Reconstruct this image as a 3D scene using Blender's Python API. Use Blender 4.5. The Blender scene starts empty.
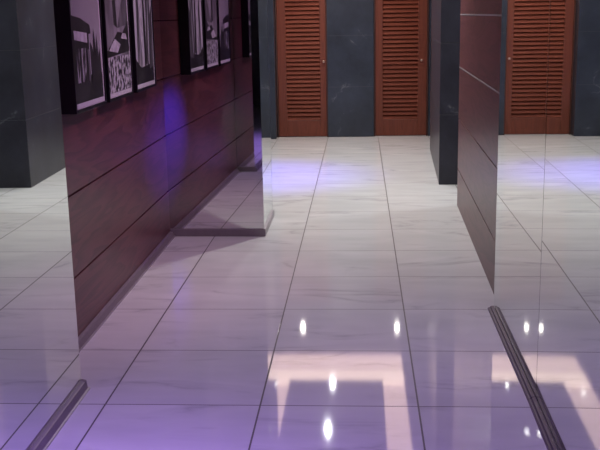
import bpy, bmesh, math, random
from mathutils import Vector, Matrix
random.seed(4)
sc = bpy.context.scene
COL = sc.collection

# ------------------------------------------------------------------ helpers
def box(bm, x0, x1, y0, y1, z0, z1, mi=0):
    vs = [bm.verts.new((x, y, z)) for x in (x0, x1) for y in (y0, y1) for z in (z0, z1)]
    for f in ((0, 1, 3, 2), (4, 6, 7, 5), (0, 4, 5, 1), (2, 3, 7, 6), (0, 2, 6, 4), (1, 5, 7, 3)):
        fc = bm.faces.new([vs[i] for i in f]); fc.material_index = mi
    return vs

def quad(bm, pts, mi=0):
    f = bm.faces.new([bm.verts.new(p) for p in pts]); f.material_index = mi
    return f

def cyl(bm, c, r0, r1, h, seg=32, axis='Z'):
    m = Matrix.Translation(c)
    if axis == 'Y': m = m @ Matrix.Rotation(math.pi / 2, 4, 'X')
    if axis == 'X': m = m @ Matrix.Rotation(math.pi / 2, 4, 'Y')
    bmesh.ops.create_cone(bm, cap_ends=True, segments=seg, radius1=r0, radius2=r1, depth=h, matrix=m)

def prism(bm, prof, y0, y1, mi=0):
    """profile of (x,z) points extruded along Y"""
    a = [bm.verts.new((x, y0, z)) for x, z in prof]; b = [bm.verts.new((x, y1, z)) for x, z in prof]
    n = len(prof)
    for i in range(n):
        bm.faces.new((a[i], a[(i + 1) % n], b[(i + 1) % n], b[i])).material_index = mi
    bm.faces.new(a[::-1]).material_index = mi; bm.faces.new(b).material_index = mi

def obj(name, bm, mats, parent=None, bevel=0, smooth=False):
    bmesh.ops.recalc_face_normals(bm, faces=bm.faces)
    me = bpy.data.meshes.new(name); bm.to_mesh(me); bm.free()
    if not isinstance(mats, (list, tuple)): mats = [mats]
    for m in mats: me.materials.append(m)
    if smooth:
        for p in me.polygons: p.use_smooth = True
    o = bpy.data.objects.new(name, me); COL.objects.link(o)
    if parent: o.parent = parent
    if bevel:
        b = o.modifiers.new('bevel', 'BEVEL'); b.width = bevel; b.segments = 2; b.limit_method = 'ANGLE'
    return o

def tag(o, label, cat=None, group=None, kind=None):
    if label: o['label'] = label
    if cat: o['category'] = cat
    if group: o['group'] = group
    if kind: o['kind'] = kind
    return o

def empty(name, loc, rz=0):
    o = bpy.data.objects.new(name, None); COL.objects.link(o)
    o.location = loc; o.rotation_euler = (0, 0, rz); o.empty_display_size = .1
    return o

class NT:
    def __init__(s, name):
        s.m = bpy.data.materials.new(name); s.m.use_nodes = True
        s.t = s.m.node_tree; s.b = s.t.nodes['Principled BSDF']
    def n(s, typ, **kw):
        nd = s.t.nodes.new(typ)
        for k, v in kw.items():
            if k in nd.inputs.keys(): nd.inputs[k].default_value = v
            else: setattr(nd, k, v)
        return nd
    def l(s, a, b): s.t.links.new(a, b)
    def math(s, op, a, b=None, c=None):
        nd = s.t.nodes.new('ShaderNodeMath'); nd.operation = op
        for i, v in enumerate((a, b, c)):
            if v is None: continue
            if isinstance(v, (int, float)): nd.inputs[i].default_value = v
            else: s.l(v, nd.inputs[i])
        return nd.outputs[0]
    def mix(s, f, a, b, mode='MIX'):
        nd = s.t.nodes.new('ShaderNodeMix'); nd.data_type = 'RGBA'; nd.blend_type = mode
        for i, v in ((0, f), (6, a), (7, b)):
            if isinstance(v, (int, float)): nd.inputs[i].default_value = v
            elif isinstance(v, tuple): nd.inputs[i].default_value = v
            else: s.l(v, nd.inputs[i])
        return nd.outputs[2]
    def ramp(s, fac, stops):
        nd = s.t.nodes.new('ShaderNodeValToRGB'); cr = nd.color_ramp
        while len(cr.elements) < len(stops): cr.elements.new(.5)
        for e, (p, c) in zip(cr.elements, stops):
            e.position = p; e.color = c if isinstance(c, tuple) else (c, c, c, 1)
        s.l(fac, nd.inputs[0]); return nd.outputs[0]

def simple(name, col, rough=.5, metal=0, spec=.5):
    t = NT(name)
    nz = t.n('ShaderNodeTexNoise', Scale=30.0, Detail=3.0)
    geo = t.n('ShaderNodeTexCoord'); t.l(geo.outputs['Object'], nz.inputs['Vector'])
    c = t.mix(nz.outputs['Fac'], tuple(v * .88 for v in col[:3]) + (1,), tuple(min(1, v * 1.1) for v in col[:3]) + (1,))
    t.l(c, t.b.inputs['Base Color'])
    t.b.inputs['Roughness'].default_value = rough; t.b.inputs['Metallic'].default_value = metal
    t.b.inputs['Specular IOR Level'].default_value = spec
    return t.m

def emit(name, col, strength):
    t = NT(name)
    t.b.inputs['Base Color'].default_value = (.8, .8, .8, 1)
    t.b.inputs['Emission Color'].default_value = col + (1,); t.b.inputs['Emission Strength'].default_value = strength
    return t.m

# ------------------------------------------------------------------ materials
TX0, TY0, TS = -.386, 3.341, .6
def floor_mat():
    t = NT('polished_marble_tile')
    geo = t.n('ShaderNodeNewGeometry'); sp = t.n('ShaderNodeSeparateXYZ'); t.l(geo.outputs['Position'], sp.inputs[0])
    u = t.math('DIVIDE', t.math('SUBTRACT', sp.outputs[0], TX0), TS)
    v = t.math('DIVIDE', t.math('SUBTRACT', sp.outputs[1], TY0), TS)
    fu, fv = t.math('FLOOR', u), t.math('FLOOR', v)
    cx = t.math('SUBTRACT', u, fu); cy = t.math('SUBTRACT', v, fv)
    dx = t.math('MINIMUM', cx, t.math('SUBTRACT', 1.0, cx)); dy = t.math('MINIMUM', cy, t.math('SUBTRACT', 1.0, cy))
    gx = t.math('LESS_THAN', dx, .0056); gy = t.math('LESS_THAN', dy, .0046)
    g = t.math('MAXIMUM', gx, gy)
    # each tile gets its own slice of the vein pattern
    cb = t.n('ShaderNodeCombineXYZ'); t.l(fu, cb.inputs[0]); t.l(fv, cb.inputs[1])
    wn = t.n('ShaderNodeTexWhiteNoise', noise_dimensions='3D'); t.l(cb.outputs[0], wn.inputs['Vector'])
    off = t.n('ShaderNodeVectorMath', operation='SCALE'); t.l(wn.outputs['Color'], off.inputs[0]); off.inputs['Scale'].default_value = 9.0
    ad = t.n('ShaderNodeVectorMath', operation='ADD'); t.l(geo.outputs['Position'], ad.inputs[0]); t.l(off.outputs[0], ad.inputs[1])
    mp = t.n('ShaderNodeMapping'); t.l(ad.outputs[0], mp.inputs[0]); mp.inputs['Rotation'].default_value = (0, 0, .9); mp.inputs['Scale'].default_value = (.75, 2.2, 1)
    n1 = t.n('ShaderNodeTexNoise', Scale=.95, Detail=6.0, Roughness=.55, Distortion=.7); t.l(mp.outputs[0], n1.inputs['Vector'])
    a = t.math('ABSOLUTE', t.math('SUBTRACT', n1.outputs['Fac'], .5))
    vein = t.ramp(a, [(0, 1.0), (.018, .45), (.07, 0.0)])
    n2 = t.n('ShaderNodeTexNoise', Scale=2.2, Detail=4.0); t.l(mp.outputs[0], n2.inputs['Vector'])
    gate = t.ramp(n2.outputs['Fac'], [(.50, 0.0), (.62, 1.0)])
    vv = t.math('MULTIPLY', vein, gate)
    cloud = t.ramp(n2.outputs['Fac'], [(.3, (.58, .585, .58, 1)), (.7, (.69, .69, .685, 1))])
    base = t.mix(t.math('MULTIPLY', vv, .55), cloud, (.33, .33, .34, 1))
    base = t.mix(g, base, (.10, .085, .085, 1))
    t.l(base, t.b.inputs['Base Color'])
    r = t.math('ADD', t.math('MULTIPLY', g, .5), .045); t.l(r, t.b.inputs['Roughness'])
    t.b.inputs['IOR'].default_value = 1.5
    t.b.inputs['Specular IOR Level'].default_value = .42
    bp = t.n('ShaderNodeBump', Strength=.25, Distance=.002); t.l(t.math('SUBTRACT', 1.0, g), bp.inputs['Height']); t.l(bp.outputs[0], t.b.inputs['Normal'])
    return t.m

def wood_mat(name, dark, light, grain='Y', rough=.33, scale=1.0):
    t = NT(name)
    tc = t.n('ShaderNodeTexCoord'); mp = t.n('ShaderNodeMapping'); t.l(tc.outputs['Object'], mp.inputs[0])
    mp.inputs['Scale'].default_value = {'Y': (6, .7, 6), 'Z': (6, 6, .7), 'X': (.7, 6, 6)}[grain]
    n = t.n('ShaderNodeTexNoise', Scale=.8 * scale, Detail=3.0, Distortion=.4); t.l(mp.outputs[0], n.inputs['Vector'])
    w = t.math('FRACT', t.math('MULTIPLY', n.outputs['Fac'], 11.0))
    w2 = t.ramp(w, [(0, .15), (.55, .8), (.9, 1.0), (1.0, .25)])
    mp2 = t.n('ShaderNodeMapping'); t.l(tc.outputs['Object'], mp2.inputs[0])
    mp2.inputs['Scale'].default_value = {'Y': (90, 3, 90), 'Z': (90, 90, 3), 'X': (3, 90, 90)}[grain]
    f = t.n('ShaderNodeTexNoise', Scale=1.0, Detail=4.0); t.l(mp2.outputs[0], f.inputs['Vector'])
    k = t.math('ADD', t.math('MULTIPLY', w2, .5), t.math('MULTIPLY', f.outputs['Fac'], .55))
    c = t.mix(k, dark + (1,), light + (1,)); t.l(c, t.b.inputs['Base Color'])
    t.b.inputs['Roughness'].default_value = rough
    t.b.inputs['Specular IOR Level'].default_value = .45
    bp = t.n('ShaderNodeBump', Strength=.08, Distance=.002); t.l(f.outputs['Fac'], bp.inputs['Height']); t.l(bp.outputs[0], t.b.inputs['Normal'])
    return t.m

def stone_mat(name='slate_stone', base=(.027, .033, .048), rough=.3):
    t = NT(name)
    geo = t.n('ShaderNodeNewGeometry'); sp = t.n('ShaderNodeSeparateXYZ'); t.l(geo.outputs['Position'], sp.inputs[0])
    n1 = t.n('ShaderNodeTexNoise', Scale=3.0, Detail=8.0, Roughness=.65); t.l(geo.outputs['Position'], n1.inputs['Vector'])
    n2 = t.n('ShaderNodeTexNoise', Scale=1.6, Detail=5.0, Distortion=.8); t.l(geo.outputs['Position'], n2.inputs['Vector'])
    c = t.ramp(n1.outputs['Fac'], [(.3, tuple(v * .7 for v in base) + (1,)), (.7, tuple(v * 1.45 for v in base) + (1,))])
    a = t.math('ABSOLUTE', t.math('SUBTRACT', n2.outputs['Fac'], .5)); vein = t.ramp(a, [(0, .5), (.006, .12), (.02, 0.0)])
    g2 = t.ramp(n1.outputs['Fac'], [(.55, 0.0), (.68, 1.0)])
    c = t.mix(t.math('MULTIPLY', vein, g2), c, (.32, .34, .36, 1))
    fz = t.math('FRACT', t.math('DIVIDE', sp.outputs[2], .6))
    d = t.math('MINIMUM', fz, t.math('SUBTRACT', 1.0, fz)); j = t.math('LESS_THAN', d, .004)
    c = t.mix(t.math('MULTIPLY', j, .6), c, (.085, .085, .095, 1))
    t.l(c, t.b.inputs['Base Color'])
    t.b.inputs['Roughness'].default_value = rough
    return t.m

def mirror_mat(name, tint=(.86, .88, .87), rough=.012):
    t = NT(name)
    nz = t.n('ShaderNodeTexNoise', Scale=2.0, Detail=2.0)
    c = t.mix(nz.outputs['Fac'], tuple(v * .98 for v in tint) + (1,), tint + (1,)); t.l(c, t.b.inputs['Base Color'])
    t.b.inputs['Metallic'].default_value = 1; t.b.inputs['Roughness'].default_value = rough
    return t.m

M = {}
M['floor'] = floor_mat()
M['wood'] = wood_mat('dark_veneer', (.030, .011, .014), (.155, .052, .056), 'Y', .34)
M['groove'] = simple('groove_shadow', (.008, .005, .006), .6)
M['door'] = wood_mat('mahogany', (.085, .020, .011), (.165, .041, .023), 'Z', .42)
M['slat'] = wood_mat('mahogany_slat', (.09, .020, .011), (.17, .042, .024), 'X', .42)
M['slat'].node_tree.nodes['Principled BSDF'].inputs['Specular IOR Level'].default_value = .12
M['slat'].node_tree.nodes['Principled BSDF'].inputs['Roughness'].default_value = .6
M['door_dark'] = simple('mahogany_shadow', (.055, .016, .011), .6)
M['stone'] = stone_mat()
M['stone_pol'] = stone_mat('polished_slate', (.027, .027, .038), .34)
M['stone_pol'].node_tree.nodes['Principled BSDF'].inputs['Specular IOR Level'].default_value = .35
M['mirror'] = mirror_mat('mirror_glass', (.80, .84, .83))
M['mirror_dim'] = mirror_mat('smoked_mirror_glass', (.80, .79, .80))
M['edge'] = simple('mirror_edge', (.30, .33, .33), .25, .3)
M['skirt'] = simple('brushed_metal_skirting', (.25, .215, .24), .36, .35)
M['skirt_lite'] = simple('brushed_steel_lip', (.36, .33, .36), .35, .4)
M['skirt_dark'] = simple('dark_metal_skirting', (.095, .068, .098), .5, .1, .3)
M['brass'] = simple('satin_steel_knob', (.5, .38, .34), .4, .8)
M['ceil'] = simple('painted_ceiling', (.42, .38, .50), .8)
M['black'] = simple('black_lacquer', (.006, .005, .008), .35)
M['mat'] = simple('white_mount', (.46, .46, .52), .7)
M['cove'] = emit('warm_cove_glow', (1.0, .74, .56), 4.6)
M['cove_mid'] = emit('warm_cove_soft', (1.0, .68, .54), 3.0)
M['lamp'] = emit('downlight_lens', (1.0, .95, .85), 60)
M['violet'] = emit('violet_led', (.22, .10, 1.0), 5)
M['chrome'] = simple('lamp_trim', (.6, .6, .62), .25, .9)

# ------------------------------------------------------------------ floor, ceiling
H = 2.73
bm = bmesh.new(); box(bm, -4, 4, -3.5, 11.7, -.1, 0); tag(obj('floor', bm, M['floor']), None, kind='structure')
bm = bmesh.new()
# main slab with a rectangular tray opening, tray X -1.15..0.44, Y 7.7..11.28
TXa, TXb, TYa, TYb = -1.15, .50, 6.6, 11.33
box(bm, -4, TXa, -3.5, 11.7, H, H + .3); box(bm, TXb, 4, -3.5, 11.7, H, H + .3)
box(bm, TXa, TXb, -3.5, TYa, H, H + .3); box(bm, TXa, TXb, TYb, 11.7, H, H + .3)
ceil = tag(obj('ceiling', bm, M['ceil']), None, kind='structure')
bm = bmesh.new(); box(bm, TXa, TXb, TYa, TYb, H + .05, H + .07)
cv = obj('cove_recess', bm, M['cove_mid'], ceil)
bm = bmesh.new(); box(bm, TXa + .01, TXb - .01, 10.36, 10.74, H + .03, H + .048)
obj('cove_light', bm, M['cove'], ceil)
bm = bmesh.new(); box(bm, -.84, .25, TYa - .02, 10.35, H - .01, H + .045)
obj('floating_panel', bm, M['ceil'], ceil, bevel=.01)

# ------------------------------------------------------------------ left wood wall
def wood_wall(name, xf, side, y0, y1, thick, z_first=.31, pitch=.3735, ztop=H, slope=0.0, yref=0):
    """panelled wall; face at x = xf (+slope), wall body away from the corridor (side = -1 left, +1 right)"""
    bm = bmesh.new(); g = .004
    edges = [0.0] + [z_first + pitch * i for i in range(7)] + [ztop]
    fx = lambda y: xf + slope * (y - yref)
    def skew(vs):
        for v in vs: v.co.x += slope * (v.co.y - yref)
    for a, b in zip(edges[:-1], edges[1:]):
        xs = sorted((xf, xf + side * .02))
        skew(box(bm, xs[0], xs[1], y0, y1, a + g if a else 0, b - g, 0))
    xs = sorted((xf + side * .014, xf + side * thick))
    skew(box(bm, xs[0], xs[1], y0, y1, 0, ztop, 1))
    skew(box(bm, min(xf, xf + side * thick), max(xf, xf + side * thick), y1, y1 + .01, 0, ztop, 0))
    return tag(obj(name, bm, [M['wood'], M['groove']], bevel=.0015), None, kind='structure')

wl = wood_wall('wall_left', -1.29, -1, -3.4, 6.17, .12)
# metal skirting of the wood wall
bm = bmesh.new(); prism(bm, [(-1.29, 0), (-1.258, 0), (-1.258, .006), (-1.272, .032), (-1.29, .036)], 3.52, 6.16)
tag(obj('baseboard_left', bm, M['skirt'], bevel=.001), None, kind='structure')

wr = wood_wall('wall_right', .694, 1, 4.54, 7.15, .12, z_first=.285, pitch=.3815, slope=.019, yref=4.75)
bm = bmesh.new()
for z in (1.048, 1.43):
    vs = box(bm, .6925, .706, 4.555, 7.155, z - .004, z + .004)
    for v in vs: v.co.x += .019 * (v.co.y - 4.75)
obj('inlay_strip', bm, M['skirt_lite'], wr)

bb = bpy.data.objects['baseboard_left']
bm = bmesh.new(); box(bm, -1.259, -1.253, 3.52, 6.15, 0, .008); obj('skirting_lip', bm, M['skirt_lite'], bb)
# ------------------------------------------------------------------ near left mirror
def mirror_slab(name, x0, x1, y0, y1, z0, z1, parent, mat, bevel=.002):
    bm = bmesh.new(); box(bm, x0, x1, y0, y1, z0, z1)
    return obj(name, bm, mat, parent)

t = empty('wall_mirror', (-1.118, 3.478, 0))
tag(t, 'tall mirror panel at the left picture edge, reflecting a dark stone pillar', 'mirror')
bm = bmesh.new(); box(bm, -.172, -.006, -2.4, -.004, 0, H); obj('mirror_backing', bm, M['stone'], t)
mirror_slab('mirror_glass', -.006, 0, -2.4, 0, .02, H, t, M['mirror'])
mirror_slab('end_mirror', -.1718, -.004, -.004, .002, .03, H, t, M['mirror_dim'])
bm = bmesh.new(); prism(bm, [(0, 0), (.024, 0), (.024, .010), (.016, .036), (0, .042)], -2.4, .0)
prism(bm, [(-.172, 0), (.022, 0), (.016, .038), (0, .042), (-.172, .042)], 0.0, .018)
obj('skirting', bm, M['skirt'], t, bevel=.003)
bm = bmesh.new(); prism(bm, [(.022, .0), (.029, 0), (.029, .005), (.024, .0085)], -2.4, .018)
obj('skirting_lip', bm, M['skirt_lite'], t)

# ------------------------------------------------------------------ far mirrored pilaster
A = math.radians(-2.95)
t = empty('mirrored_pilaster', (-1.29, 6.168, 0))
tag(t, 'mirror-clad pilaster jutting out from the wood wall beyond the framed pictures', 'pilaster')
W = .64
def rotm(bm, a):
    bmesh.ops.rotate(bm, verts=bm.verts, cent=(0, 0, 0), matrix=Matrix.Rotation(a, 3, 'Z'))
AM = math.radians(-1.2)
bm = bmesh.new(); box(bm, 0, W - .012, .012, .63, 0, H); obj('pilaster_core', bm, M['stone'], t)
bm = bmesh.new(); box(bm, .0, W + .002, 0, .008, .045, H); rotm(bm, AM); obj('front_mirror', bm, M['mirror_dim'], t)
bm = bmesh.new(); box(bm, W - .008, W, .0, .64, .045, H); obj('side_mirror', bm, M['mirror'], t)
bm = bmesh.new(); prism(bm, [(0, 0), (W + .012, 0), (W + .012, .05), (0, .05)], -.014, .0)
rotm(bm, AM)
obj('front_skirting', bm, M['skirt'], t, bevel=.003)
bm = bmesh.new(); box(bm, W - .01, W + .012, -.01, .645, 0, .045)
obj('side_skirting', bm, M['skirt_lite'], t, bevel=.003)
bm = bmesh.new(); box(bm, .0, W, .64, .65, 0, H); obj('rear_cladding', bm, M['stone'], t)

# ------------------------------------------------------------------ right mirrors
MX = .661
t = empty('wall_mirror', (MX, 4.55, 0))
tag(t, 'right-hand mirror panel between the wood wall and the vertical mirror joint', 'mirror', None)
bm = bmesh.new(); box(bm, .006, .17, -1.149, .0, 0, H); obj('mirror_backing', bm, M['stone'], t)
mirror_slab('mirror_glass', 0, .006, -1.1495, 0, .02, H, t, M['mirror'])
bm = bmesh.new(); prism(bm, [(0, 0), (-.028, 0), (-.028, .008), (-.018, .010), (-.016, .016), (0, .018)], -1.15, -.0)
obj('skirting', bm, M['skirt_dark'], t, bevel=.003)
bm = bmesh.new(); prism(bm, [(-.022, .0), (-.0305, 0), (-.0305, .004), (-.028, .0075)], -1.15, -.0)
obj('skirting_lip', bm, M['skirt'], t)

t = empty('wall_mirror', (MX, 3.399, 0), math.radians(-.62))
tag(t, 'nearest right-hand mirror panel, right of the vertical joint at the picture edge', 'mirror', None)
bm = bmesh.new(); box(bm, .008, .17, -6.8, -.004, 0, H); obj('mirror_backing', bm, M['stone'], t)
mirror_slab('mirror_glass', .0005, .008, -6.8, -.0003, .02, H, t, M['mirror'])
bm = bmesh.new(); prism(bm, [(0.0, 0), (-.028, 0), (-.028, .008), (-.018, .010), (-.016, .016), (0.0, .018)], -6.8, .0)
obj('skirting', bm, M['skirt_dark'], t, bevel=.003)
bm = bmesh.new(); prism(bm, [(-.022, .0), (-.0305, 0), (-.0305, .004), (-.028, .0075)], -6.8, .0)
obj('skirting_lip', bm, M['skirt'], t)

# ------------------------------------------------------------------ stone pillar on the right
t = empty('stone_pillar', (.673, 8.05, 0), math.radians(-2.1))
tag(t, 'dark polished stone pillar standing between the right wood wall and the right louvred door', 'pillar')
bm = bmesh.new()
for i in range(5):
    box(bm, 0, .8, 0, 2.15, i * .6 + (.0015 if i else 0), min(H, (i + 1) * .6 - .0015))
box(bm, .003, .797, .003, 2.147, 0, H)
obj('stone_cladding', bm, M['stone_pol'], t, bevel=.002)

# ------------------------------------------------------------------ back wall and doors
bm = bmesh.new()
YB = 11.38
def wseg(x0, x1, yf, z0=0, z1=H): box(bm, x0, x1, yf, 11.6, z0, z1)
wseg(-4, -1.0, 11.2); wseg(-.386, .165, 11.34); wseg(.815, 4, 11.34)
wseg(-1.0, -.386, 11.34, 2.12); wseg(.165, .815, 11.34, 2.12)
tag(obj('wall_back', bm, M['stone'], bevel=.004), None, kind='structure')

def louvre_door(name, x0, x1, st0, st1, kn):
    w = x1 - x0
    t = empty(name, (x0, YB, 0)); tag(t, None, kind='structure')
    bot, top = .20, 2.0
    bm = bmesh.new()
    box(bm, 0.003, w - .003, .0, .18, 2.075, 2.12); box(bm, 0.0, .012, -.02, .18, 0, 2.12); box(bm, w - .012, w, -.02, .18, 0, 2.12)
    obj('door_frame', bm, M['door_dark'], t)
    bm = bmesh.new()
    box(bm, .014, st0, 0, .045, .006, 2.07); box(bm, w - st1, w - .014, 0, .045, .006, 2.07)
    box(bm, st0, w - st1, 0.001, .044, .006, bot); box(bm, st0, w - st1, 0.001, .044, top, 2.07)
    leaf = obj('door_leaf', bm, M['door'], t, bevel=.004)
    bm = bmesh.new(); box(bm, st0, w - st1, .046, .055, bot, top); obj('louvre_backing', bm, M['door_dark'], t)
    bm = bmesh.new(); p = .0495; n = int((top - bot) / p)
    p = (top - bot) / n
    for i in range(n):
        z = bot + (i + .5) * p
        vs = box(bm, st0 - .002, w - st1 + .002, -.005, .005, -.0265, .0265)
        m = Matrix.Translation((0, .022, z)) @ Matrix.Rotation(math.radians(-30), 4, 'X')
        for v in vs: v.co = m @ v.co
    obj('louvres', bm, M['slat'], t, bevel=.0015)
    bm = bmesh.new(); cyl(bm, (w - kn, -.012, .90), .011, .011, .03, 20, 'Y')
    bmesh.ops.create_uvsphere(bm, u_segments=20, v_segments=12, radius=.015, matrix=Matrix.Translation((w - kn, -.034, .90)))
    obj('door_knob', bm, M['brass'], leaf, smooth=True)
    return t
louvre_door('door_1', -.994, -.388, .115, .088, .042)
louvre_door('door_2', .168, .806, .105, .118, .078)

# ------------------------------------------------------------------ rest of the shell
def shell(name, *b):
    bm = bmesh.new(); box(bm, *b); return tag(obj(name, bm, M['stone']), None, kind='structure')
shell('wall_front', -4, 4, -3.6, -3.4, 0, H)
t = empty('stone_pillar', (-1.29, 1.05, 0))
tag(t, 'dark stone pillar beside the viewer, seen only as a sliver in the pilaster mirror', 'pillar')
bm = bmesh.new()
for i in range(5): box(bm, -.1, .36, -1.0, 0, i * .6 + (.0015 if i else 0), min(H, (i + 1) * .6 - .0015))
box(bm, -.097, .357, -.997, -.003, 0, H)
obj('stone_cladding', bm, M['stone_pol'], t, bevel=.002)
bm = bmesh.new(); box(bm, .0, .37, .0, .012, 0, .09); obj('skirting', bm, M['skirt_lite'], t, bevel=.002)
shell('wall_far_left', -4, -3.8, -3.4, 11.2, 0, H)
shell('wall_far_right', 3.8, 4, -3.4, 11.34, 0, H)

# ------------------------------------------------------------------ framed pictures
def nprint(name, c0, c1, sx, sz, det=6.0, lo=.35, hi=.65):
    t = NT(name)
    tc = t.n('ShaderNodeTexCoord'); mp = t.n('ShaderNodeMapping'); t.l(tc.outputs['Object'], mp.inputs[0]); mp.inputs['Scale'].default_value = (1, sx, sz)
    n = t.n('ShaderNodeTexNoise', Scale=1.0, Detail=det); t.l(mp.outputs[0], n.inputs['Vector'])
    c = t.ramp(n.outputs['Fac'], [(lo, (c0 * .74, c0 * .72, c0 * .84, 1)), (hi, (c1 * .74, c1 * .74, c1 * .84, 1))]); t.l(c, t.b.inputs['Base Color'])
    t.b.inputs['Roughness'].default_value = .45
    return t.m
P_dark = nprint('print_black', .01, .03, 8, 8)
P_mid = nprint('print_grey', .06, .16, 14, 5)
P_sky = nprint('print_sky', .26, .36, 2, 2)
P_lite = nprint('print_light', .4, .6, 20, 20)
P_fog = nprint('print_haze', .12, .34, 6, 3)
P_cob = nprint('print_cobbles', .03, .55, 34, 26, 2.0, .44, .56)
P_fall = nprint('print_waterfall', .05, .6, 22, 1.6, 4.0, .42, .6)
P_detail = nprint('print_detail', .02, .4, 30, 12, 3.0, .45, .6)

def picture(y0, w, label, shapes):
    """framed print on the left wood wall. local: y along the wall, z up; front towards +X"""
    h, d = .95, .072
    t = empty('framed_picture', (-1.29, y0, 1.05))
    tag(t, label, 'picture', None)
    bm = bmesh.new(); b = .016
    box(bm, 0.0005, d, 0, b, 0, h); box(bm, 0.0005, d, w - b, w, 0, h); box(bm, 0.0005, d, b, w - b, 0, b); box(bm, 0.0005, d, b, w - b, h - b, h)
    obj('frame', bm, M['black'], t, bevel=.002)
    bm = bmesh.new(); box(bm, .001, d - .006, b, w - b, b, h - b); obj('mount', bm, M['mat'], t)
    bm = bmesh.new(); mats = []
    bd = .024; u0, u1, v0, v1 = b + .006, w - b - bd * .7, b + bd, h - b - bd
    lay = 0
    for mat, pts in shapes:
        if mat not in mats: mats.append(mat)
        x = d - .0055 + lay * .0004; lay += 1
        quad(bm, [(x, u0 + (u1 - u0) * u, v0 + v * (v1 - v0)) for u, v in pts], mats.index(mat))
    bmesh.ops.recalc_face_normals(bm, faces=bm.faces)
    for f in bm.faces:
        f.normal_update()
        if f.normal.x < 0: f.normal_flip()
    me = bpy.data.meshes.new('photo_print'); bm.to_mesh(me); bm.free()
    for m in mats: me.materials.append(m)
    o = bpy.data.objects.new('photo_print', me); COL.objects.link(o); o.parent = t
    return t
F = [(0, 0), (1, 0), (1, 1), (0, 1)]
R_ = lambda a, b, c, d: [(a, b), (c, b), (c, d), (a, d)]
picture(4.0, .50, 'nearest framed print, black and white, with a dark hut with a pale window', [
    (P_sky, F), (P_dark, R_(0, 0, 1, .13)),
    (P_dark, [(0, .1), (.56, .1), (.56, .34), (.64, .34), (.62, .385), (.3, .42), (0, .435)]),
    (P_lite, [(.06, .315), (.5, .295), (.5, .345), (.06, .36)]),
    (P_detail, R_(.1, .1, .42, .27)), (P_dark, R_(.2, .1, .27, .27)), (P_mid, R_(.48, .1, .54, .26)),
    (P_dark, [(.6, .08), (.97, .08), (.93, .26), (.88, .2), (.84, .34), (.8, .22), (.74, .37), (.70, .24), (.6, .3)])])
picture(4.555, .50, 'middle framed print, black and white, with a pale rock above cobbles', [
    (P_fog, F), (P_dark, [(.35, .38), (.5, .36), (.45, .62), (.55, 1), (.4, 1), (.32, .6)]),
    (P_mid, [(.5, .36), (.98, .38), (1, .6), (.8, .55)]),
    (P_dark, [(0, .2), (1, .22), (1, .4), (.72, .33), (.5, .34), (0, .23)]),
    (P_lite, [(.08, .235), (.45, .22), (.6, .265), (.35, .30), (.2, .27)]),
    (P_cob, R_(0, 0, 1, .2)), (P_lite, [(.62, .3), (.9, .29), (.85, .325), (.7, .33)])])
picture(5.14, .50, 'farthest framed print, black and white, with a tall pale waterfall', [
    (P_fall, F), (P_dark, [(.0, 0), (1, 0), (1, .12), (.3, .1), (.0, .16)]),
    (P_lite, [(.02, 1), (.28, .5), (.36, .1), (.46, .12), (.5, .5), (.42, 1)]),
    (P_dark, [(.5, .1), (.62, .12), (.58, .6), (.5, .8)]), (P_mid, [(.75, .08), (1, .1), (1, .5), (.85, .4)])])

# ------------------------------------------------------------------ lamps as objects
def downlight(x, y, z, label, r=.021):
    t = empty('downlight', (x, y, z)); tag(t, label, 'light', 'recessed ceiling downlights')
    bm = bmesh.new(); cyl(bm, (0, 0, -.004), r * 1.35, r * 1.45, .008); obj('trim_ring', bm, M['chrome'], t)
    bm = bmesh.new(); cyl(bm, (0, 0, -.010), r, r, .004); obj('lens', bm, M['lamp'], t)
    return t
L1 = 'small round recessed ceiling downlight seen as a white spot in the floor gloss'
for i, (x, y, z) in enumerate([(-1.03, 10.16, H + .05), (-.33, 10.18, H - .01), (-.345, 8.96, H - .01)]): downlight(x, y, z, L1)
def sconce(x):
    t = empty('wall_lamp', (x, 11.34, 2.40)); tag(t, 'small lamp above the %s louvred door, seen in the floor gloss' % ('left' if x < 0 else 'right'), 'light', None)
    bm = bmesh.new(); box(bm, -.03, .03, -.02, 0, -.05, .05); obj('back_plate', bm, M['chrome'], t, bevel=.004)
    bm = bmesh.new(); cyl(bm, (0, -.045, 0), .019, .019, .07); obj('lamp_shade', bm, M['lamp'], t)
sconce(-.733); sconce(.448)

# ------------------------------------------------------------------ lights
def area(name, loc, size, power, col, rot=(0, 0, 0), sy=None, spec=1.0, spread=None):
    l = bpy.data.lights.new(name, 'AREA'); l.shape = 'RECTANGLE'; l.size = size; l.size_y = sy or size
    l.energy = power; l.color = col; l.specular_factor = spec
    if spread: l.spread = spread
    o = bpy.data.objects.new(name, l); o.location = loc; o.rotation_euler = rot; COL.objects.link(o); return o
def spot(name, loc, aim, power, col, ang, blend=1.0, r=.05, spec=1.0):
    l = bpy.data.lights.new(name, 'SPOT'); l.energy = power; l.color = col; l.spot_size = math.radians(ang); l.spot_blend = blend
    l.shadow_soft_size = r; l.specular_factor = spec
    o = bpy.data.objects.new(name, l); o.location = loc
    o.rotation_euler = (Vector(aim) - Vector(loc)).to_track_quat('-Z', 'Y').to_euler(); COL.objects.link(o); return o
VIO = (.42, .22, 1.0)
spot('far_light', (-.345, 8.96, 2.70), (-.345, 8.96, 0), 170, (.97, .98, 1), 150, 1, .014, 0)
spot('back_light', (-.33, 10.18, 2.70), (-.33, 10.18, 0), 95, (.97, .98, 1), 150, 1, .014, 0)
spot('mid_light', (.1, 7.2, 2.68), (.1, 7.0, 0), 150, (1, .99, .95), 130, 1, .07, 0)  # added fill for the middle floor, no fixture at this spot
spot('side_light', (1.6, 7.6, 2.68), (1.4, 7.5, 0), 80, (.95, .98, 1), 130, 1, .1, 0)
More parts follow.
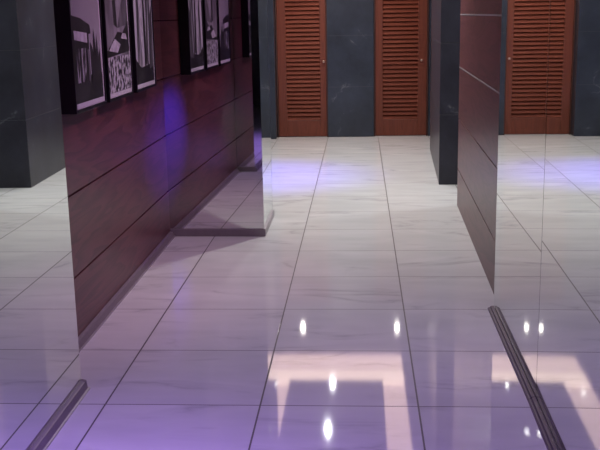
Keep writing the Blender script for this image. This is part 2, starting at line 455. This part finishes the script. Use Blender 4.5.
spot('near_mid_light', (-.2, 5.3, 2.68), (-.2, 5.3, 0), 50, (1, .86, .98), 120, 1, .12, 0)  # added mauve fill, brightens the floor before the pilaster, no fixture
spot('near_violet', (-.2, 2.9, 2.68), (-.2, 3.0, 0), 66, (.62, .40, 1.0), 116, 1, .07, 0)
spot('violet_left', (-.6, 1.7, 2.6), (-.9, 1.8, 0), 300, VIO, 72, 1, .1, 0)
spot('violet_pool', (-1.5, 8.6, 2.6), (-.95, 8.6, 0), 520, (.17, .11, 1.0), 50, 1, .08, 0)
spot('violet_wash', (.5, 3.9, 1.0), (-1.29, 6.0, .60), 600, (.10, .04, 1.0), 18, 1, .06, 0)  # added violet spot hanging free, makes the glow on the wood wall
spot('rose_wash', (.5, 4.3, 2.65), (-1.29, 4.9, .95), 105, (1, .50, .80), 70, 1, .1, 0)  # added pink spot without a fixture, lifts the dark left wall
spot('door_light', (-.2, 9.2, 2.6), (-.1, 11.4, 1.8), 30, (1, .80, .65), 90, 1, .1, 0)

spot('pillar_wash', (-.3, 3.0, 2.6), (-1.1, 1.05, 1.2), 40, (.8, .85, 1), 40, 1, .1, 0)  # added spot, brightens the stone pillar beside the viewer
w = bpy.data.worlds.new('world'); sc.world = w; w.use_nodes = True
w.node_tree.nodes['Background'].inputs[0].default_value = (.5, .42, .65, 1); w.node_tree.nodes['Background'].inputs[1].default_value = .05

# ------------------------------------------------------------------ camera
cd = bpy.data.cameras.new('camera'); cam = bpy.data.objects.new('camera', cd); COL.objects.link(cam)
r = Vector((0.99792116, 0.06159745, -0.01895011)); u = Vector((0.00502762, 0.21873945, 0.97577035)); f = Vector((-0.0642501, 0.97383716, -0.21797504))
cam.matrix_world = Matrix(((r.x, u.x, -f.x, 0), (r.y, u.y, -f.y, 0), (r.z, u.z, -f.z, 1.4522), (0, 0, 0, 1)))
cd.sensor_width = 36; cd.lens = 942.1 * 36 / 600; cd.clip_start = .05
sc.camera = cam
sc.view_settings.view_transform = 'Standard'; sc.view_settings.look = 'None'; sc.view_settings.exposure = 0
